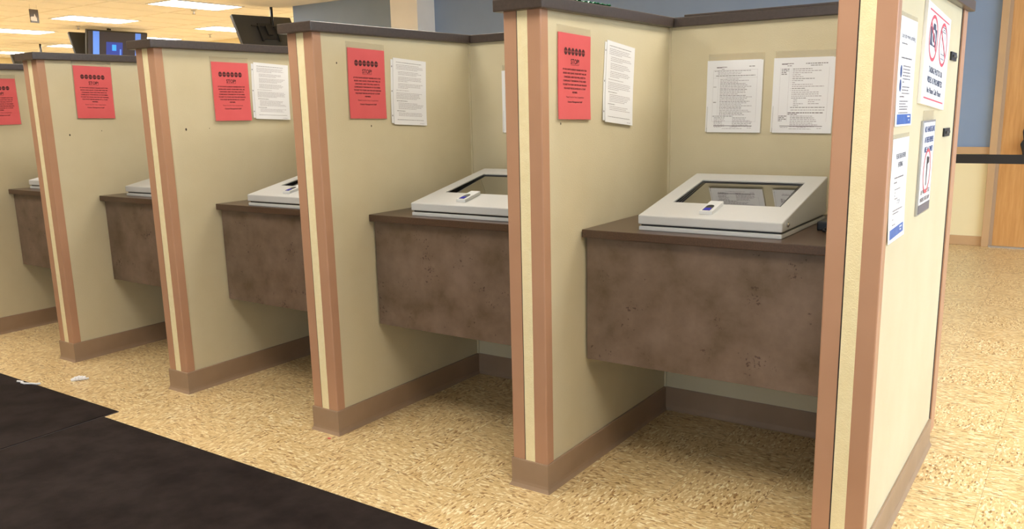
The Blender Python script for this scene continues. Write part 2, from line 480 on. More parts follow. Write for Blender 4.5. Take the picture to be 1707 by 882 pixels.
def partition(i, label):
    """x measured from the partition's right-hand face"""
    yb = DEP + BACK if i else 1.093
    t = thing('booth_partition', label, 'partition', (XS[i], 0, 0), group='tan trimmed partitions standing between the counters')
    MB().box(-TH + 0.0035, -0.0035, 0.005, yb, 0.0, HT).build('wall_panel', M['panel'], t)
    # cream strip running down the front edge
    MB().box(-TH + 0.0515, -0.048, -0.0015, 0.006, ZB, HT).build('edge_strip', M['strip'], t, bevel=0.001)
    MB().box(-TH + 0.048, -TH + 0.0515, 0.001, 0.006, ZB, HT).build('edge_seam', M['gap'], t)
    # wrap-round corner trims
    r = 0.004
    def wrap(x0, x1, side):
        # L-shaped section: front leaf and side leaf
        if side > 0:
            pts = [(x0, 0.0), (x1 - r, 0.0), (x1 - r * .3, r * .3), (x1, r), (x1, 0.040), (x1 - 0.0035, 0.040), (x1 - 0.0035, 0.0045), (x0, 0.0045)]
        else:
            pts = [(x0, 0.0045), (x0 + 0.0, 0.0)]
            pts = [(x1, 0.0), (x1, 0.0045), (x0 + 0.0035, 0.0045), (x0 + 0.0035, 0.040), (x0, 0.040), (x0, r), (x0 + r * .3, r * .3), (x0 + r, 0.0)]
        return MB().prism(pts, ZB, HT)
    wrap(-TH, -TH + 0.048, -1).build('corner_trim', M['trim'], t)
    wrap(-0.048, 0.0, 1).build('corner_trim', M['trim'], t)
    # bead in the rear corner
    if i:
        MB().box(-0.0035, 0.0055, DEP - 0.0055, DEP, ZB, HT).build('corner_bead', M['panel'], t)
    ends = (yb if i == 0 else DEP)
    sweep([(-TH, ends if i == 0 else DEP), (-TH, 0.0), (0.0, 0.0), (0.0, yb if i == 0 else DEP)], COVE).build('baseboard', M['base'], t)
    if i == 0:
        MB().box(-TH, -0.002, 1.093, 1.104, 0.0, HT).build('end_seam', M['gap'], t)
        MB().box(-TH, 0.003, 1.104, 1.192, 0.035, HT).build('end_trim', M['trim'], t, bevel=0.003)
    # cap
    ov = 0.021
    c = MB().box(-TH - ov, ov, -0.026, (1.222 if i == 0 else yb + ov), HT, HT + 0.036)
    c.build('cap', M['cap'], t, bevel=0.004, seg=3)
    return t
LP = ['partition at the right with posted signs on its outer face',
      'partition between the nearest and second counters, green foil on its cap',
      'partition at the left side of the second counter from the front',
      'partition left of the third counter, in front of the black television back',
      'partition beside the second counter from the left, single red notice on it',
      'farthest partition at the left edge, its red notice cut by the frame']
parts = [partition(i, LP[i]) for i in range(6)]

def back_panel(i, label):
    x0 = XS[i] + 0.0; x1 = XS[i - 1] - TH
    t = thing('back_panel', label, 'partition', (x0, DEP, 0), group='rear panels of the booths')
    wd = x1 - x0
    MB().box(0.0, wd, 0.0, BACK, 0, HT).build('wall_panel', M['panel'], t)
    sweep([(0.0045, 0), (wd - 0.0045, 0)], COVE).build('baseboard', M['base'], t)
    MB().box(0.0215, wd - 0.0215, -0.021, BACK + 0.021, HT, HT + 0.035).build('cap', M['cap'], t, bevel=0.004, seg=3)
    if i == 1:
        MB().box(0.061, wd - 0.022, -0.016, 0.10, HT + 0.035, HT + 0.043).build('cap_overlay', M['cap'], t, bevel=0.002)
    return t
BL = ['rear booth panel behind the nearest screen unit, holding two white sheets',
      'rear booth panel behind the second screen unit',
      'rear booth panel of the middle booth, hidden by the partition in front',
      'rear booth panel of the second booth from the left',
      'rear booth panel of the far left booth']
for i in range(1, 6): back_panel(i, BL[i - 1])

# ------------------------------------------------------------------ counters
CL = ['nearest brown mottled counter between the two right partitions',
      'second brown mottled counter, left of the large central partition',
      'middle brown mottled counter under the third light grey screen unit',
      'small-looking brown counter second from the left edge',
      'farthest brown counter at the left edge of the row']
for i in range(1, 6):
    x0 = XS[i] + 0.0012; wd = XS[i - 1] - TH - 0.0012 - x0
    t = thing('booth_counter', CL[i - 1], 'counter', (x0, 0, 0), group='wall-hung counters in the booths')
    MB().box(0, wd, YC, DEP - 0.002, ZC - CT, ZC).build('countertop', M['counter'], t, bevel=0.0025)
    MB().box(0.006, wd - 0.004, YA, YA + 0.019, ZA, ZC - CT).build('apron', M['laminate'], t, bevel=0.001, seg=1)

# ------------------------------------------------------------------ screen units
def kiosk():
    wd = 0.475; D = 0.496; z0 = 0.0; zf = 0.050; zk = 0.150
    t = thing('screen_unit', 'x', 'kiosk')
    MB().box(0.002, wd - 0.002, 0.002, D, 0.0, 0.0145).build('base_tray', M['kiosk'], t, bevel=0.003)
    MB().box(0.008, wd - 0.008, 0.010, D - 0.006, 0.0145, 0.0205).build('seal_gap', M['black'], t)
    # lid: a wedge with an opening in its slope
    def P(x, s, d=0.0):      # s runs 0..1 up the slope, d = depth below it
        return (x, s * D, zf + s * (zk - zf) - d)
    ix0, ix1 = 0.058, 0.422
    s0, s1 = (0.453 - 0.304) / D, (0.719 - 0.304) / D
    v = [(0, 0, 0.0205), (wd, 0, 0.0205), (wd, D, 0.0205), (0, D, 0.0205), P(0, 0), P(wd, 0), P(wd, 1), P(0, 1),
         P(ix0, s0), P(ix1, s0), P(ix1, s1), P(ix0, s1),
         P(ix0, s0, .006), P(ix1, s0, .006), P(ix1, s1, .006), P(ix0, s1, .006)]
    f = [(3, 2, 1, 0), (0, 1, 5, 4), (1, 2, 6, 5), (2, 3, 7, 6), (3, 0, 4, 7),
         (4, 5, 9, 8), (5, 6, 10, 9), (6, 7, 11, 10), (7, 4, 8, 11),
         (8, 9, 13, 12), (9, 10, 14, 13), (10, 11, 15, 14), (11, 8, 12, 15)]
    lid = MB(); lid.poly(v, f)
    o = lid.build('lid', M['kiosk'], t)
    bm = bmesh.new(); bm.from_mesh(o.data)
    es = [e for e in bm.edges if all(q.index < 8 for q in e.verts)]
    bmesh.ops.bevel(bm, geom=es, offset=0.0045, segments=3, profile=0.6, affect='EDGES', clamp_overlap=True)
    bm.to_mesh(o.data); bm.free()
    # black bezel: steps down inside the opening to a screen tilted a little steeper than the lid
    df, db = 0.0175, 0.0065
    def D_(s, q): return 0.004 + ((df - 0.004) * (s1 - s) / (s1 - s0) + (db - 0.004) * (s - s0) / (s1 - s0)) * q
    b = MB()
    def ring(a, qa, c, qc):
        q = []
        for (e_, d_) in ((a, qa), (c, qc)):
            lo, hi = s0 + e_ / D, s1 - e_ / D
            q += [P(ix0 + e_, lo, D_(lo, d_)), P(ix1 - e_, lo, D_(lo, d_)), P(ix1 - e_, hi, D_(hi, d_)), P(ix0 + e_, hi, D_(hi, d_))]
        b.poly(q, [(0, 1, 5, 4), (1, 2, 6, 5), (2, 3, 7, 6), (3, 0, 4, 7)])
    steps = [(0.0, 0.0), (0.0, 0.4), (0.006, 0.4), (0.006, 0.7), (0.012, 0.7), (0.012, 1.0), (0.019, 1.0)]
    for (a, da), (c, dc) in zip(steps, steps[1:]): ring(a, da, c, dc)
    b.build('bezel', M['black_gloss'], o)
    e_ = 0.017; lo, hi = s0 + e_ / D, s1 - e_ / D; g0, g1 = D_(lo, 1) - .0004, D_(hi, 1) - .0004
    MB().poly([P(ix0 + e_, lo, g0), P(ix1 - e_, lo, g0), P(ix1 - e_, hi, g1), P(ix0 + e_, hi, g1),
               P(ix0 + e_, lo, g0 + .004), P(ix1 - e_, lo, g0 + .004), P(ix1 - e_, hi, g1 + .004), P(ix0 + e_, hi, g1 + .004)],
              [(0, 1, 2, 3), (7, 6, 5, 4), (0, 4, 5, 1), (1, 5, 6, 2), (2, 6, 7, 3), (3, 7, 4, 0)]).build('screen', M['screen'], t)
    # reader stuck on the slope
    rx0, rx1 = 0.196, 0.240; a0, a1 = 0.040 / D, 0.138 / D; h = 0.014
    rd = MB()
    v = [P(rx0, a0), P(rx1, a0), P(rx1, a1), P(rx0, a1), P(rx0, a0, -h * .8), P(rx1, a0, -h * .8), P(rx1, a1, -h), P(rx0, a1, -h)]
    rd.poly(v, [(3, 2, 1, 0), (4, 5, 6, 7), (0, 1, 5, 4), (1, 2, 6, 5), (2, 3, 7, 6), (3, 0, 4, 7)])
    ro = rd.build('fingerprint_reader', M['reader'], t, bevel=0.0012)
    sw = MB()
    cx = (rx0 + rx1) / 2 - 0.002
    n = 14; pts = [(cx - 0.013, 0.046), (cx + 0.013, 0.046)]
    for q in range(n + 1):
        an = PI * q / n
        pts.append((cx + 0.013 * math.cos(an), 0.082 + 0.016 * math.sin(an)))
    top = [P(x, y / D, -h * .8 - (h * .2) * ((y / D - a0) / (a1 - a0)) - 0.0008) for x, y in pts]
    bot = [(p[0], p[1], p[2] - 0.002) for p in top]; k = len(pts)
    sw.poly(top + bot, [tuple(range(k))] + [(j, k + j, k + (j + 1) % k, (j + 1) % k) for j in range(k)])
    so = sw.build('sensor_window', M['black'], ro)
    sb = MB()
    pts = [(cx - 0.012, 0.047), (cx + 0.012, 0.047), (cx + 0.011, 0.068), (cx - 0.009, 0.068)]
    top = [P(x, y / D, -h * .8 - (h * .2) * ((y / D - a0) / (a1 - a0)) - 0.0014) for x, y in pts]
    bot = [(p[0], p[1], p[2] - 0.001) for p in top]
    sb.poly(top + bot, [(0, 1, 2, 3)] + [(j, 4 + j, 4 + (j + 1) % 4, (j + 1) % 4) for j in range(4)])
    sb.build('sensor_glow', M['reader_blue'], ro)
    # lock on the right-hand side
    lk = MB(); lk.tube((wd - 0.001, 0.046, 0.040), (wd + 0.004, 0.046, 0.040), 0.0085, 20).tube((wd + 0.004, 0.046, 0.040), (wd + 0.007, 0.046, 0.040), 0.0065, 20, None, 0.004)
    lk.build('lock', M['silver'], t)
    return t
KL = ['light grey wedge screen unit on the nearest counter, two sheets mirrored in it',
      'light grey wedge screen unit on the second counter, right part hidden',
      'light grey wedge screen unit on the middle counter, reader just in view',
      'light grey wedge screen unit on the second counter from the left edge',
      'light grey corner of a screen unit on the farthest left counter']
KP = [(-0.813, 0.304), (-1.786, 0.285), (-2.735, 0.252), (-3.788, 0.301), (-4.845, 0.325)]
first = kiosk()
for i in range(5):
    o = first if i == 0 else copy_tree(first)
    o.location = (KP[i][0], KP[i][1], ZC)
    o['label'] = KL[i]; o['group'] = 'wedge screen units on the counters'

# black power supply and its lead on the nearest counter
t = thing('power_adapter', 'black power adapter and lead on the nearest counter, right of screen unit', 'power adapter', (-0.268, 0.60, ZC), (0, 0, math.radians(90)))
MB().box(-0.070, 0.070, -0.030, 0.030, 0.0, 0.030).build('case', M['black'], t, bevel=0.006)
pts = [(-0.06, 0.0, 0.012), (-0.10, 0.002, 0.006), (-0.13, -0.035, 0.004), (-0.10, -0.065, 0.004), (0.0, -0.060, 0.004), (0.10, -0.055, 0.004), (0.19, -0.03, 0.004)]
MB().path(pts, 0.0035).build('lead', M['black'], t)

# ------------------------------------------------------------------ papers and signs
def sign_frame(corners, plane, off):
    """corners tl tr br bl given as (across, z) on a wall plane -> location, rotation, width, height"""
    tl, tr, br, bl = [Vector(c) for c in corners]
    c = (tl + tr + br + bl) / 4
    wv = ((tr - tl) + (br - bl)) / 2; hv = ((tl - bl) + (tr - br)) / 2
    w = wv.length; h = hv.length
    a = math.atan2(wv.y, wv.x); a2 = math.atan2(-hv.x, hv.y)
    an = (a + 2 * a2) / 3
    if plane[0] == 'x':
        rot = Matrix.Rotation(PI / 2, 4, 'Z') @ Matrix.Rotation(PI / 2, 4, 'X') @ Matrix.Rotation(an, 4, 'Z')
        loc = (plane[1] + off, c.x, c.y)
    else:
        rot = Matrix.Rotation(PI / 2, 4, 'X') @ Matrix.Rotation(an, 4, 'Z')
        loc = (c.x, plane[1] - off, c.y)
    return loc, rot.to_euler(), w, h

def curl(w, h, amp, k=3.0):
    """how far the sheet stands off its wall at (x, y)"""
    return lambda x, y: amp * (max(0.0, (0.0 - y) / h + 0.05) ** 2) * k + amp * 0.25 * (abs(x) / w) ** 2
def sheet(w, h, th, fn, nx=6, ny=10):
    mb = MB(); v = []; f = []
    for s in (0, 1):
        for j in range(ny + 1):
            for i in range(nx + 1):
                x = -w / 2 + w * i / nx; y = -h / 2 + h * j / ny
                v.append((x, y, fn(x, y) + (th if s else 0)))
    n = (nx + 1) * (ny + 1)
    for j in range(ny):
        for i in range(nx):
            a = j * (nx + 1) + i
            f.append((n + a, n + a + 1, n + a + nx + 2, n + a + nx + 1)); f.append((a + nx + 1, a + nx + 2, a + 1, a))
    for j in range(ny):
        a = j * (nx + 1); f.append((a, n + a, n + a + nx + 1, a + nx + 1)); a += nx; f.append((a + nx + 1, n + a + nx + 1, n + a, a))
    for i in range(nx):
        a = i; f.append((a + 1, n + a + 1, n + a, a)); a = ny * (nx + 1) + i; f.append((a, n + a, n + a + 1, a + 1))
    mb.poly(v, f); return mb
def drape(mb, fn, lift):
    mb.v = [(x, y, fn(x, y) + lift + z) for x, y, z in mb.v]; return mb

def words_line(mb, x0, x1, y, h, rnd, m=None, dens=1.0):
    """a line too small to read: a row of word-length marks"""
    x = x0
    while x < x1 - 0.002:
        L_ = rnd.uniform(0.004, 0.013)
        e = min(x + L_, x1)
        mb.poly([(x, y - h / 2, 0), (e, y - h / 2, 0), (e, y + h / 2, 0), (x, y + h / 2, 0)], [(0, 1, 2, 3)], m)
        x = e + 0.0022 / dens

RED_LINES = ['IF YOU HAVE ALREADY SIGNED INTO THE', 'KIOSK AND LEAVE, YOUR VISIT WILL BE', 'CANCELED, AND YOU WILL HAVE TO',
             'COME BACK TOMORROW. IF YOU NEED', 'TO EXIT TO YOUR CAR FOR ANY REASON', 'YOU MUST BE ESCORTED BY A STAFF', 'MEMBER.']
RED_W = [.150, .146, .136, .144, .150, .138, .032]
def red_sign():
    w, h = 0.203, 0.266
    t = thing('red_notice', 'x', 'notice')
    fn = curl(w, h, 0.004)
    sheet(w + 0.010, h + 0.026, 0.0008, lambda x, y: fn(x, y - 0.008) * .8).build('plastic_sleeve', M['sleeve'], t, (0, 0.010, 0.0005))
    sheet(w, h, 0.003, fn).build('paper', M['red_paper'], t, (0, 0, 0.0018))
    ic = MB(); bar = MB()
    for k in range(6):
        x = -0.058 + k * 0.0222; n = 8
        r = 0.0105
        ic.poly([(x + r * math.cos(PI / 8 + q * PI / 4), 0.078 + 1.15 * r * math.sin(PI / 8 + q * PI / 4), 0) for q in range(n)], [tuple(range(n))])
        add_text(bar, 'STOP', x, 0.0752, 0.0052, 0.0165)
    tx = MB()
    add_text(tx, 'STOP!', 0.0, 0.040, 0.0155, 0.052, bold=0.0006)
    tx.poly([(-0.026, 0.0365, 0), (0.026, 0.0365, 0), (0.026, 0.0375, 0), (-0.026, 0.0375, 0)], [(0, 1, 2, 3)])
    y = 0.020
    for s, wl in zip(RED_LINES, RED_W):
        add_text(tx, s, 0.0, y, 0.0052, wl, bold=0.00035); y -= 0.0118
    add_text(tx, 'Thank You For Your Cooperation', 0.0, y - 0.003, 0.0052, 0.114)
    add_text(tx, 'Center Management Staff', 0.0, y - 0.018, 0.0052, 0.092, bold=0.0003)
    drape(ic, fn, 0.0052).build('stop_icons', M['ink_red'], t)
    drape(bar, fn, 0.0055).build('icon_lettering', M['red_paper'], t)
    drape(tx, fn, 0.0052).build('lettering', M['ink_red'], t)
    return t
REDS = [(1, ((.102, 1.492), (.303, 1.491), (.298, 1.222), (.089, 1.229)), 'red stop notice nearest the camera, on the large central partition'),
        (2, ((.174, 1.505), (.376, 1.502), (.369, 1.237), (.165, 1.242)), 'red stop notice left of the second counter, beside a white sheet'),
        (3, ((.289, 1.503), (.484, 1.505), (.482, 1.236), (.283, 1.241)), 'red stop notice left of the middle counter, above a pinhole'),
        (4, ((.184, 1.532), (.381, 1.525), (.376, 1.264), (.175, 1.267)), 'red stop notice alone on its partition, with no white sheet'),
        (5, ((.160, 1.505), (.361, 1.503), (.364, 1.239), (.163, 1.240)), 'red stop notice cut off by the left edge of the photo')]
first = red_sign()
for q, (i, cs, lab) in enumerate(REDS):
    o = first if q == 0 else copy_tree(first)
    loc, rot, w, h = sign_frame(cs, ('x', XS[i] - 0.0035), 0.0)
    o.location = loc; o.rotation_euler = rot
    o['label'] = lab; o['group'] = 'red stop notices inside the booths'

def white_notice(corners, plane, label, seed, layout):
    loc, rot, w, h = sign_frame(corners, plane, 0.0)
    t = thing('white_notice', label, 'notice', loc, rot, 'white printed sheets inside the booths')
    rnd = random.Random(seed)
    fn = curl(w, h, 0.005)
    if layout == 'side':
        st = sheet(0.014, h - 0.012, 0.0006, lambda x, y: fn(x - w / 2, y) * .9)
        so = st.build('binder_strip', M['white_paper'], t, (-w / 2 - 0.005, -0.001, 0.0008))
        for y in (h / 2 - 0.035, 0.0, -h / 2 + 0.035):
            hb = MB(); hb.poly([(-w / 2 - 0.007 + 0.0025 * math.cos(a * PI / 4), y + 0.0035 * math.sin(a * PI / 4), 0) for a in range(8)], [tuple(range(8))])
            drape(hb, fn, 0.0024).build('punch_hole', M['ink_mid'], so, (w / 2 + 0.005, 0.001, -0.0008))
    else:
        sheet(w + 0.008, h + 0.028, 0.0008, lambda x, y: fn(x, y - 0.008) * .8).build('plastic_sleeve', M['sleeve'], t, (0, 0.012, 0.0005))
        sheet(w, h, 0.0008, lambda x, y: fn(x, y) * .7).build('backing_sheet', M['white_paper'], t, (-0.008, 0.002, 0.0010))
    sheet(w, h, 0.0012, fn).build('paper', M['white_paper'], t, (0, 0, 0.0024))
    a = MB(); b_ = MB(); L0, R0 = -w / 2, w / 2; T0, B0 = h / 2, -h / 2
    if layout == 'side':
        y = T0 - 0.016
        words_line(b_, L0 + .018, R0 - .03, y, .0018, rnd); y -= .010
        for blk, (n, ind) in enumerate(((4, .018), (3, .03), (4, .03), (4, .03), (1, .018), (5, .018))):
            for q in range(n):
                words_line(a, L0 + ind, R0 - .02 - (rnd.uniform(0, .03) if q < n - 1 else rnd.uniform(.03, .1)), y, .0016, rnd); y -= .0056
            y -= .0045
        words_line(b_, L0 + .02, L0 + .085, y, .0020, rnd); y -= .0085
        for q in range(5):
            words_line(a, L0 + .03, R0 - rnd.uniform(.02, .07), y, .0016, rnd); y -= .0056
        y -= .004; words_line(b_, L0 + .02, L0 + .07, y, .0020, rnd); y -= .0075
        for q in range(3):
            words_line(a, L0 + .03, R0 - rnd.uniform(.02, .06), y, .0016, rnd); y -= .0056
        words_line(b_, L0 + .02, R0 - .02, B0 + .020, .0016, rnd)
        words_line(a, R0 - .045, R0 - .018, B0 + .007, .0014, rnd)
    elif layout == 'table':
        words_line(b_, L0 + .030, L0 + .050, T0 - .024, .0034, rnd, None, 3); words_line(a, L0 + .050, L0 + .070, T0 - .023, .0030, rnd, None, 3)
        words_line(a, L0 + .050, L0 + .064, T0 - .030, .002, rnd)
        words_line(b_, R0 - .052, R0 - .028, T0 - .022, .0026, rnd)
        y = T0 - .037
        words_line(b_, L0 + .022, R0 - .045, y, .0016, rnd); y -= .006
        for q in range(2): words_line(a, L0 + .035, R0 - .08, y, .0014, rnd); y -= .0048
        words_line(b_, L0 + .028, R0 - .028, y - .002, .0022, rnd); y -= .009
        words_line(a, L0 + .07, R0 - .08, y, .0014, rnd); y -= .006
        for q in range(25):
            words_line(b_ if q % 4 == 3 else a, L0 + .045, R0 - rnd.uniform(.03, .10), y, .0018, rnd); y -= .00545
        words_line(b_, L0 + .020, L0 + .10, y, .0020, rnd); y -= .006
        for q in range(7):
            words_line(b_ if q in (0, 3) else a, L0 + .026, L0 + .026 + rnd.uniform(.03, .055), y, .0016, rnd)
            words_line(b_ if q in (0, 4) else a, L0 + .098, R0 - rnd.uniform(.028, .06), y, .0016, rnd); y -= .0052
        for yy in (T0 - .034, T0 - .062, B0 + .04):
            a.poly([(L0 + .018, yy, 0), (R0 - .02, yy, 0), (R0 - .02, yy + .0004, 0), (L0 + .018, yy + .0004, 0)], [(0, 1, 2, 3)])
        for xx in (L0 + .018, L0 + .038, R0 - .02):
            a.poly([(xx, B0 + .04, 0), (xx + .0004, B0 + .04, 0), (xx + .0004, T0 - .034, 0), (xx, T0 - .034, 0)], [(0, 1, 2, 3)])
        words_line(b_, L0 + .020, L0 + .030, T0 - .095, .0022, rnd); words_line(b_, L0 + .020, L0 + .032, T0 - .152, .0022, rnd)
    else:
        words_line(b_, L0 + .022, L0 + .042, T0 - .020, .0036, rnd, None, 3); words_line(a, L0 + .042, L0 + .064, T0 - .019, .0030, rnd, None, 3)
        words_line(a, L0 + .042, L0 + .060, T0 - .0265, .0026, rnd)
        words_line(b_, R0 - .102, R0 - .026, T0 - .0195, .0026, rnd); words_line(b_, R0 - .085, R0 - .045, T0 - .0265, .0020, rnd)
        for q in range(4): words_line(b_, L0 + .022, L0 + .022 + (.030, .026, .017, .020)[q], T0 - .038 - q * .0058, .0026, rnd)
        y = T0 - .038
        for q, wl in enumerate((.068, .100, .068, .028, .038, .078, .038, .010, .072, .112, .050, .064, .095, .095, .108, .052)):
            words_line(a if q % 5 else b_, L0 + .062, L0 + .062 + wl, y, .0020, rnd); y -= .0068
            if q in (0, 1, 2, 3, 4, 5, 6, 7, 8, 10, 11): a.poly([(L0 + .056, y + .0062, 0), (L0 + .0575, y + .0062, 0), (L0 + .0575, y + .0076, 0), (L0 + .056, y + .0076, 0)], [(0, 1, 2, 3)])
        for q in range(4):
            words_line(a, L0 + .070, L0 + .070 + (.016, .012, .034, .018)[q], y, .0020, rnd)
            if q < 3: words_line(a, L0 + .122, L0 + .122 + (.042, .022, .040)[q], y, .0020, rnd)
            y -= .0066
        words_line(b_, L0 + .060, R0 - .028, y, .0022, rnd); y -= .0092
        words_line(a, L0 + .062, R0 - .028, y, .0020, rnd); y -= .0098
        words_line(b_, L0 + .052, R0 - .030, y, .0030, rnd); y -= .0055
        words_line(b_, L0 + .052, L0 + .088, y, .0024, rnd); y -= .0065
        for q in range(4): words_line(b_, L0 + .020, L0 + .020 + (.028, .020, .028, .012)[q], y - q * .0055, .0026, rnd)
        for q in range(7): words_line(b_ if q == 1 else a, L0 + .062, R0 - rnd.uniform(.03, .07), y, .0020, rnd); y -= .0061
        for xx in (L0 + .018, L0 + .050, R0 - .02):
            a.poly([(xx, B0 + .04, 0), (xx + .0004, B0 + .04, 0), (xx + .0004, T0 - .033, 0), (xx, T0 - .033, 0)], [(0, 1, 2, 3)])
    if layout != 'side':
        b_.poly([(L0 + .026, B0 + .0235, 0), (R0 - .032, B0 + .0235, 0), (R0 - .032, B0 + .0255, 0), (L0 + .026, B0 + .0255, 0)], [(0, 1, 2, 3)])
        words_line(a, L0 + .028, L0 + .055, B0 + .0195, .0014, rnd); words_line(a, L0 + .09, L0 + .12, B0 + .0205, .0012, rnd)
        words_line(a, L0 + .060, R0 - .07, B0 + .0145, .0014, rnd); words_line(a, R0 - .05, R0 - .035, B0 + .017, .0014, rnd)
    p = MB(); p.poly(a.v, a.f, M['ink_faint']); p.poly(b_.v, b_.f, M['ink_mid'])
    drape(p, fn, 0.0041).build('printed_text', None, t)
    return t
PX = lambda i: ('x', XS[i] - 0.0035)
white_notice(((.425, 1.477), (.640, 1.473), (.600, 1.200), (.394, 1.206)), PX(1), 'white sheet hanging askew right of the nearest red notice', 3, 'side')
white_notice(((.429, 1.475), (.636, 1.469), (.618, 1.202), (.412, 1.210)), PX(2), 'white sheet right of the red notice, left of the second counter', 4, 'side')
white_notice(((.523, 1.506), (.740, 1.503), (.720, 1.236), (.510, 1.241)), PX(3), 'white sheet right of the red notice in the middle booth', 5, 'side')
white_notice(((-.827, 1.421), (-.622, 1.417), (-.623, 1.153), (-.831, 1.157)), ('y', DEP), 'left white sheet on the rear panel above the nearest screen unit', 6, 'table')
white_notice(((-.576, 1.419), (-.365, 1.413), (-.370, 1.149), (-.577, 1.155)), ('y', DEP), 'right white sheet on the rear panel above the nearest screen unit', 7, 'list')
white_notice(((-1.786, 1.428), (-1.576, 1.424), (-1.573, 1.156), (-1.782, 1.160)), ('y', DEP), 'white sheet edge peeking out left of the large central partition', 8, 'table')

# --- signs on the outer face of the right-hand partition
def flat(mb, pts, z=0.0, m=None):
    mb.poly([(x, y, z) for x, y in pts], [tuple(range(len(pts)))], m)
def ring_pts(mb, cx, cy, rx, ry, t_, z=0.0, n=40, m=None):
    v = []
    for k in range(n):
        a = 2 * PI * k / n
        v.append((cx + rx * math.cos(a), cy + ry * math.sin(a), z)); v.append((cx + (rx - t_) * math.cos(a), cy + (ry - t_) * math.sin(a), z))
    mb.poly(v, [(2 * k, 2 * ((k + 1) % n), 2 * ((k + 1) % n) + 1, 2 * k + 1) for k in range(n)], m)

# job notice, upper left
loc, rot, w, h = sign_frame(((.055, 1.460), (.272, 1.462), (.266, 1.200), (.048, 1.197)), ('x', -0.0035), 0.0)
t = thing('posted_sheet', 'upper white sheet with a blue footer band, beside the photo prohibition sign', 'notice', loc, rot)
fn = curl(w, h, 0.002)
sheet(w, h, 0.0012, fn).build('paper', M['white_board'], t, (0, 0, 0.0012))
sheet(w * .98, 0.022, 0.0006, lambda x, y: 0.0).build('plastic_sleeve', M['sleeve'], t, (0.005, h / 2, 0.0008))
a = MB(); b_ = MB(); rnd = random.Random(11)
add_text(a, 'Use Job Hive Lending', 0.0, 0.082, 0.0125, 0.178)
words_line(b_, -.085, -.01, .069, .003, rnd)
words_line(b_, -.078, .062, .035, .0035, rnd)
y = .016
for q in range(6): words_line(b_, -.046, (.052, .045, .052, .055, .058, -.022)[q], y, .0028, rnd); y -= .0078
y -= .004
for q in range(4): words_line(b_, -.046, (.052, .042, .055, -.022)[q], y, .0028, rnd); y -= .0078
words_line(b_, -.072, -.01, -.065 + .006, .0030, rnd)
y = -.070
for q in range(4): words_line(b_, -.070, (.045, .015, .045, .040)[q], y, .0028, rnd); y -= .0066
words_line(b_, -.080, .050, -.0985, .0026, rnd)
drape(a, fn, 0.0027).build('heading', M['ink_navy'], t)
drape(b_, fn, 0.0027).build('faint_print', M['ink_mid'], t)
c = MB()
for cy in (.004, -.030):
    flat(c, [(-.078, cy + .012), (-.064, cy + .012), (-.064, cy - .012), (-.078, cy - .012)])
    ring_pts(c, -.071, cy - .002, .012, .015, .005)
drape(c, fn, 0.0028).build('pictograms', M['ink_blue'], t)
c = MB(); flat(c, [(-.092, -.098 - .004), (.094, -.098 - .004), (.094, -.127), (-.092, -.127)])
drape(c, fn, 0.0028).build('blue_band', M['blue_band'], t)
c = MB(); words_line(c, .045, .080, -.108, .004, random.Random(2)); words_line(c, .060, .072, -.117, .004, random.Random(3))
drape(c, fn, 0.0030).build('band_lettering', M['white_board'], t)

# big photo prohibition board
loc, rot, w, h = sign_frame(((.369, 1.508), (.799, 1.515), (.763, 1.240), (.354, 1.241)), ('x', -0.0035), 0.0)
t = thing('prohibition_sign', 'large white sign with two red circles reading TAKING PHOTOS OR VIDEO IS PROHIBITED', 'sign', loc, rot)
MB().box(-w / 2, w / 2, -h / 2, h / 2, 0, 0.010).build('board', M['white_board'], t, bevel=0.001)
z = 0.0103
a = MB()
bx, by, tk = w / 2 - .032, h / 2 - .016, .0045
flat(a, [(-bx, by - tk), (bx, by - tk), (bx, by), (-bx, by)], z); flat(a, [(-bx, -by), (bx, -by), (bx, -by + tk), (-bx, -by + tk)], z)
flat(a, [(-bx, -by), (-bx + .0012, -by), (-bx + .0012, by), (-bx, by)], z); flat(a, [(bx - .0012, -by), (bx, -by), (bx, by), (bx - .0012, by)], z)
RX, RY = .074, .063
ring_pts(a, -.092, .048, RX, RY, .0095, z + .0004); ring_pts(a, .088, .048, RX, RY, .0095, z + .0004)
for cx in (-.092, .088):
    a.poly([(cx - .052, .052 + .040, z + .0005), (cx - .060, .052 + .034, z + .0005), (cx + .052, .052 - .040, z + .0005), (cx + .060, .052 - .034, z + .0005)], [(0, 1, 2, 3)])
a.build('red_border_and_rings', M['sign_red'], t)
a = MB()
flat(a, [(-.146, .026), (-.040, .026), (-.040, .075), (-.060, .075), (-.066, .088), (-.104, .088), (-.110, .075), (-.146, .075)], z)
o = a.build('camera_symbol', M['ink_navy'], t)
a = MB(); ring_pts(a, -.090, .050, .030, .021, .008, z + .0002); a.build('lens_symbol', M['white_board'], t)
a = MB()
for q in ((.050, .126), (.0, .0)): pass
x0, x1, y0, y1 = .058, .118, .006, .098
for pts in ([(x0, y0), (x1, y0), (x1, y0 + .002), (x0, y0 + .002)], [(x0, y1 - .002), (x1, y1 - .002), (x1, y1), (x0, y1)],
            [(x0, y0), (x0 + .003, y0), (x0 + .003, y1), (x0, y1)], [(x1 - .003, y0), (x1, y0), (x1, y1), (x1 - .003, y1)],
            [(x0, y0 + .013), (x1, y0 + .013), (x1, y0 + .015), (x0, y0 + .015)], [(x0, y1 - .015), (x1, y1 - .015), (x1, y1 - .013), (x0, y1 - .013)],
            [(.078, y1 - .009), (.098, y1 - .009), (.098, y1 - .006), (.078, y1 - .006)]): flat(a, pts, z + .0002)
ring_pts(a, .088, y0 + .007, .006, .004, .0015, z + .0002, 12)
a.build('phone_symbol', M['ink_navy'], t)
a = MB()
add_text(a, 'TAKING PHOTOS OR', -.004, -.046, .0165, .245, z, bold=.0012)
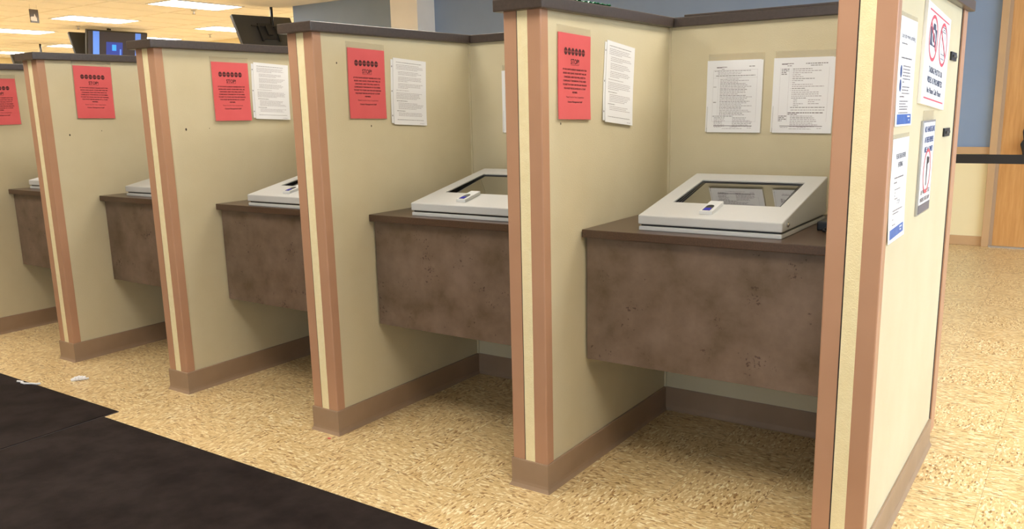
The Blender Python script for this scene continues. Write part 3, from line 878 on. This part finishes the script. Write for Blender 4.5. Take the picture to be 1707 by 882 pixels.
add_text(a, 'VIDEO IS PROHIBITED', -.004, -.074, .0165, .275, z, bold=.0015)
add_text(a, 'No Phone Calls Please!', -.006, -.102, .0155, .255, z, bold=.0012)
a.build('lettering', M['ink_navy'], t)

# lower sheet
loc, rot, w, h = sign_frame(((.050, 1.170), (.260, 1.166), (.263, .902), (.052, .909)), ('x', -0.0035), 0.0)
t = thing('posted_sheet', 'lower white sheet headed PLEASE READ BEFORE ENTERING, with blue footer', 'notice', loc, rot)
fn = curl(w, h, 0.004)
sheet(w, h, 0.0012, fn).build('paper', M['white_board'], t, (0, 0, 0.0016))
sheet(w + .006, h + 0.014, 0.0006, lambda x, y: fn(x, y - .004) * .8).build('plastic_sleeve', M['sleeve'], t, (0.004, 0.004, 0.0004))
a = MB(); b_ = MB(); rnd = random.Random(12)
add_text(a, 'PLEASE READ BEFORE', 0.008, 0.080, 0.013, 0.125, bold=.0003)
add_text(a, 'ENTERING!', 0.008, 0.058, 0.013, 0.062, bold=.0003)
add_text(a, 'STOP', 0.008, -0.038, 0.0115, 0.040)
words_line(b_, -.062, .060, .032, .0038, rnd); words_line(b_, -.062, -.025, .020, .0038, rnd)
words_line(b_, -.050, .030, .002, .0024, rnd); words_line(b_, -.046, -.034, -.006, .0026, rnd); words_line(b_, -.046, -.034, -.014, .0026, rnd); words_line(b_, -.046, .0, -.022, .0026, rnd)
words_line(b_, -.060, .070, -.052, .0030, rnd); words_line(b_, -.060, .022, -.0595, .0030, rnd)
words_line(b_, -.060, -.046, -.074, .0028, rnd); words_line(b_, -.060, -.020, -.088, .0030, rnd)
drape(a, fn, 0.0031).build('lettering', M['ink_navy'], t)
drape(b_, fn, 0.0031).build('small_print', M['ink_mid'], t)
c = MB(); flat(c, [(-.090, -.098), (.088, -.094), (.088, -.1185), (-.090, -.1225)]); drape(c, fn, 0.0032).build('blue_band', M['blue_band'], t)
c = MB(); words_line(c, .038, .072, -.102, .004, random.Random(4)); words_line(c, .042, .060, -.110, .003, random.Random(5))
drape(c, fn, 0.0034).build('band_lettering', M['white_board'], t)

# framed sign in a holder
loc, rot, w, h = sign_frame(((.438, 1.205), (.664, 1.200), (.655, .927), (.452, .935)), ('x', -0.0035), 0.0)
t = thing('framed_sign', 'small framed sign with blue wording over a red ring, under the prohibition sign', 'sign', loc, rot)
MB().box(-w / 2, w / 2, -h / 2, h / 2, 0, 0.007).build('holder', M['chalk'], t, bevel=0.001)
MB().box(-w / 2 + .02, w / 2 - .01, h / 2 - .002, h / 2 + .028, 0.001, 0.003).build('hanger_tab', M['sleeve'], t)
MB().box(-w / 2 + .012, w / 2 - .012, -h / 2 + .030, h / 2 - .006, 0.007, 0.0078).build('insert', M['white_board'], t)
z = .0082
a = MB()
add_text(a, 'NO HANDGUNS', 0.004, h / 2 - .034, .0175, .168, z, bold=.001)
add_text(a, 'IN THESE PREMISES', 0.004, h / 2 - .064, .0165, .150, z, bold=.001)
add_text(a, 'ARE ALLOWED', 0.004, h / 2 - .092, .0165, .145, z, bold=.001)
a.build('blue_lettering', M['ink_blue'], t)
a = MB(); ring_pts(a, .0, -.012, .062, .066, .009, z + .0004, 36); a.build('red_ring', M['sign_red'], t)
a = MB(); flat(a, [(-.012, .030), (.010, .032), (.005, -.056), (-.006, -.054)], z + .0002); flat(a, [(.008, .028), (.030, .028), (.030, .012), (.008, .008)], z + .0002)
a.build('weapon_symbol', M['ink'], t)
a = MB(); add_text(a, 'BE PROTECTED', 0.0, -h / 2 + .058, .0125, .150, z, bold=.0006); add_text(a, 'UNDER STATE LAW', 0.0, -h / 2 + .036, .0125, .160, z, bold=.0009)
a.build('grey_lettering', M['ink_mid'], t)
MB().box(-w / 2 + .012, w / 2 - .012, -h / 2 + .004, -h / 2 + .028, 0.007, 0.0078).build('lower_lip', M['ink_mid'], t)

# dark clips
for cs, lab in ((((.893, 1.412), (1.005, 1.407), (1.005, 1.381), (.893, 1.384)), 'upper small black square bracket on the partition, right of the prohibition sign'),
                (((.868, 1.170), (.985, 1.165), (.985, 1.138), (.868, 1.143)), 'lower small black square bracket on the partition, above the belt')):
    loc, rot, w, h = sign_frame(cs, ('x', -0.0035), 0.0)
    t = thing('wall_bracket', lab, 'bracket', loc, rot, 'small black brackets on the outer panel')
    MB().box(-w / 2, w / 2, -h / 2, h / 2, 0, 0.006).build('plate', M['black'], t, bevel=0.001)
    MB().box(-w / 2 + .02, w / 2 - .02, -.004, .004, .006, .010).build('slot_rib', M['tv_back'], t)

# pinholes and nicks in the panels belong to their partitions
def nick(i, y, z, r):
    o = MB().poly([(0, r * math.cos(a), 1.4 * r * math.sin(a)) for a in [q * PI / 4 for q in range(8)]], [tuple(range(8))])
    ob = o.build('pinhole', M['hole'], parts[i]); ob.location = (-0.0030, y, z)
nick(3, .123, 1.206, .0045); nick(3, .246, 1.207, .0018); nick(4, .123, 1.183, .004); nick(4, .297, 1.198, .002); nick(2, .116, 1.448, .003); nick(1, .115, 1.214, .003); nick(2, .285, 1.209, .003)

# green foil streamer on the cap of the central partition
rnd = random.Random(5)
mb = MB(); n = 46
for strand in range(4):
    v = []; f = []
    for k in range(n):
        u = k / (n - 1)
        y = 0.08 + u * 0.34; x = XS[1] + 0.000 - 0.02 * strand + 0.006 * math.sin(u * 9 + strand) 
        zz = HT + 0.0365 + rnd.uniform(0.000, 0.006)
        wv = 0.007 + rnd.uniform(0, .005)
        v += [(x - wv, y, zz), (x + wv, y + rnd.uniform(-.004, .004), zz + rnd.uniform(0.0, .003))]
    for k in range(n - 1): f.append((2 * k, 2 * k + 1, 2 * k + 3, 2 * k + 2))
    mb.poly(v, f)
o = mb.build('foil_streamer', M['green_foil'])
md = o.modifiers.new('thickness', 'SOLIDIFY'); md.thickness = 0.0006; md.offset = 1
tag(o, 'crinkled green foil streamer on top of the large central partition', 'streamer')

# ------------------------------------------------------------------ floor mats and litter
def floor_mat(name, x0, x1, y0, y1, label):
    t = thing(name, label, 'mat', (x0, y0, 0), group='dark carpet mats on the floor')
    MB().box(0, x1 - x0, 0, y1 - y0, 0.0, 0.0030).build('rubber_edge', M['rubber'], t)
    MB().box(0.008, x1 - x0 - 0.003, 0.004, y1 - y0 - 0.003, 0.003, 0.0062).build('carpet_pile', M['carpet'], t, bevel=0.001, seg=1)
floor_mat('floor_mat', -3.003, 0.6, -2.3, -0.390, 'dark brown carpet mat in the bottom left foreground, nearest the camera')
floor_mat('floor_mat', -6.9, -3.006, -2.25, -0.318, 'dark brown carpet mat at the left edge, under the white scrap')

mb = MB(); pts = [(-3.83, -.352), (-3.80, -.340), (-3.79, -.353), (-3.76, -.350), (-3.735, -.334), (-3.70, -.322), (-3.69, -.310)]
for (a0, b0), (a1, b1) in zip(pts, pts[1:]):
    mb.tube((a0, b0, .012), (a1, b1, .011), .005, 6)
tag(mb.build('paper_scrap', M['tissue']), 'thin twisted white scrap on the edge of the left mat', 'litter')
rnd = random.Random(9); mb = MB()
n = 9
for k in range(n):
    u = k / (n - 1)
    x, y = -3.625 + .035 * u, -.195 + .055 * u
    r = .005 + .012 * math.sin(PI * (0.15 + 0.8 * u))
    mb.tube((x, y, r * .6), (x + .008, y + .01 + rnd.uniform(-.006, .006), r * .7 + .002), r * .7, 7)
tag(mb.build('tissue_crumb', M['tissue']), 'small crumpled white tissue on the tiled floor beside the left mat', 'litter')
tag(MB().box(-1.985, -1.972, -.052, -.044, 0, .003).build('red_crumb', M['red_paper'], bevel=.001), 'tiny red crumb on the floor in front of the second booth', 'litter')

# ------------------------------------------------------------------ belt barrier behind the right partition
t = thing('belt_barrier', 'black retractable belt barrier stretched in front of the wooden door', 'barrier', (0.80, 3.0, 0))
MB().lathe([(0.16, 0), (0.16, 0.012), (0.14, 0.022), (0.03, 0.035)], 32).build('base', M['black'], t, smooth=True)
MB().tube((0, 0, .03), (0, 0, .90), .030, 20).build('post', M['black'], t)
MB().lathe([(.030, .895), (.044, .900), (.044, .975), (.030, .99)], 24).build('belt_head', M['black'], t)
MB().box(-1.755, -.030, -.001, .001, .910, .959).build('belt', M['black'], t)
MB().tube((-1.79, 0, .03), (-1.79, 0, 1.0), .032, 20).build('receiving_post', M['black'], t)
MB().lathe([(0.16, 0), (0.16, 0.012), (0.14, 0.022), (0.03, 0.035)], 32, None, (-1.79, 0)).build('receiving_base', M['black'], t)

t = thing('shoulder_bag', 'black bag hanging on the wooden door, cut by the right edge of the photo', 'bag', (0.0, YW - 0.012, 0.735))
b = MB(); b.prism([(-.080, .0), (.13, .0), (.14, .08), (.135, .18), (-.085, .18), (-.108, .135), (-.088, .07)], -.07, 0)
b.v = [(x, z, y) for x, y, z in b.v]
b.build('bag_body', M['black'], t, bevel=.01)
MB().path([(-.08, -.03, .16), (-.092, -.03, .24), (-.06, -.03, .32), (.02, -.02, .40), (.10, -.03, .34), (.12, -.03, .17)], .008).build('strap', M['black'], t)
MB().tube((.02, 0, .385), (.02, -.05, .395), .006).build('hook', M['silver'], t)

# ------------------------------------------------------------------ things hanging from the ceiling
def tv(label, pole, yaw, tilt, zc, w, h, lit=False, arm=0.10, drop=0.0, off=0.0, roll=0.0):
    """screen faces local +x"""
    t = thing('television', label, 'television', (pole[0], pole[1], 0), (0, 0, yaw), 'televisions hanging from the ceiling')
    MB().tube((0, 0, zc - drop), (0, 0, CEIL), .020, 12).build('ceiling_pole', M['black_gloss'], t)
    Rm = Matrix.Translation((arm, off, zc)) @ Matrix.Rotation(roll, 4, 'X') @ Matrix.Rotation(tilt, 4, 'Y')
    def place(o): o.matrix_local = Rm; return o
    place(MB().box(-.045, .0, -w / 2, w / 2, -h / 2, h / 2).build('housing', M['tv_back'], t, bevel=.008))
    place(MB().box(0.0, .004, -w / 2 + .004, w / 2 - .004, -h / 2 + .004, h / 2 - .004).build('front_frame', M['black_gloss'], t))
    if lit:
        s = MB()
        e = .02
        x = .0046
        def r(a0, a1, b0, b1, m, dx=0.0):
            s.box(.004, x + dx, -w / 2 + e + a0 * (w - 2 * e), -w / 2 + e + a1 * (w - 2 * e), -h / 2 + e + b0 * (h - 2 * e), -h / 2 + e + b1 * (h - 2 * e), m)
        r(0, 1, 0, 1, M['tv_dark'])
        r(.080, .185, 0, 1, M['tv_blue'], .0006); r(.80, .90, 0, 1, M['tv_blue'], .0006)
        r(.30, .58, .02, .62, M['tv_glow'], .0004); r(.40, .47, .30, .52, M['tv_cyan'], .0008); r(.53, .555, .02, .36, M['tv_blue'], .0008)
        place(s.build('lit_picture', None, t))
    p = MB()
    p.box(-.060, -.045, -.14, .14, -.13, .10).box(-.075, -.060, -.30, .26, .05, .065)
    p.box(-.075, -.045, -.16, -.13, -.16, .06).box(-.075, -.045, .13, .16, -.16, .06)
    p.box(-.085, -.06, -.04, .04, -.08, .06)
    place(p.build('wall_mount', M['mount'], t))
    MB().box(-.025, .03, -.03, .03, zc - .03, zc + .03).build('pole_clamp', M['chalk'], t)
    if abs(arm) > .09: MB().box(0.0, arm - .06, -.02, .02, zc - .02, zc + .02).build('arm', M['black'], t)
    return t
R = math.radians
# screen faces away (-x): seen from behind, large
tv('large black television back hanging closest to the blue wall', (-9.03, 5.86), PI, R(24), 2.344, .994, .44, False, .02, .03, .107, R(-1.3))
tv('hanging television with a lit picture showing two blue stripes', (-13.2, 5.97), 0.0, R(12), 2.415, 1.06, .46, True, .20, .02, .02)
tv('leaning dark television back hanging just left of the blue striped screen', (-13.25, 6.03), PI, R(22), 2.41, 1.06, .46, False, .20, .02, .04)
tv('dark television back at far left, its pole rising above the booth cap', (-16.75, 6.66), PI, R(22), 2.26, 1.10, .46, False, .05, -.22, -.02)

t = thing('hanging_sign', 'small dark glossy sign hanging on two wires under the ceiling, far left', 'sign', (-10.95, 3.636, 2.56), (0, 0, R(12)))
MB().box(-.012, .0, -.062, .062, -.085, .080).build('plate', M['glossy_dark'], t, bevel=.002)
MB().prism([(0, 0)] * 0 or [(.0, -.06), (.0012, -.06), (.0012, .03), (.0, .03)], -.06, -.02).build('painted_reflection_patch', M['white_board'], t)  # light reflected in the glossy plate, laid on as white mesh
MB().poly([(.0016, -.055, -.065), (.0016, .028, -.065), (.0016, .030, -.030), (.0016, .012, .0), (.0016, .0, .028), (.0016, -.010, -.008), (.0016, -.055, -.012)], [(0, 1, 2, 3, 4, 5, 6)]).build('painted_reflection_shape', M['white_board'], t)  # irregular upper outline of the same painted reflection
MB().tube((-.006, -.05, .078), (-.006, -.05, .138), .0015, 6).tube((-.006, .05, .078), (-.006, .05, .138), .0015, 6).build('wire', M['chalk'], t)

for k, (x, y, lab) in enumerate(((-10.15, 5.44, 'small ceiling sprinkler below the light cut by the top edge'),
                  (-13.08, 7.86, 'small ceiling sprinkler under the light beside the large television back'),
                  (-13.1, 5.41, 'small ceiling sprinkler left of the blue striped screen pole'))):
    t = thing('sprinkler', lab, 'sprinkler', (x, y, CEIL - .004), group='ceiling sprinklers')
    MB().lathe([(.035, 0), (.035, -.006), (.012, -.012), (.010, -.045), (.0, -.046)], 14).build('body', M['chalk'], t)
    MB().lathe([(.022, -.050), (.022, -.046), (.0, -.045)], 14).build('deflector', M['glossy_dark'], t)
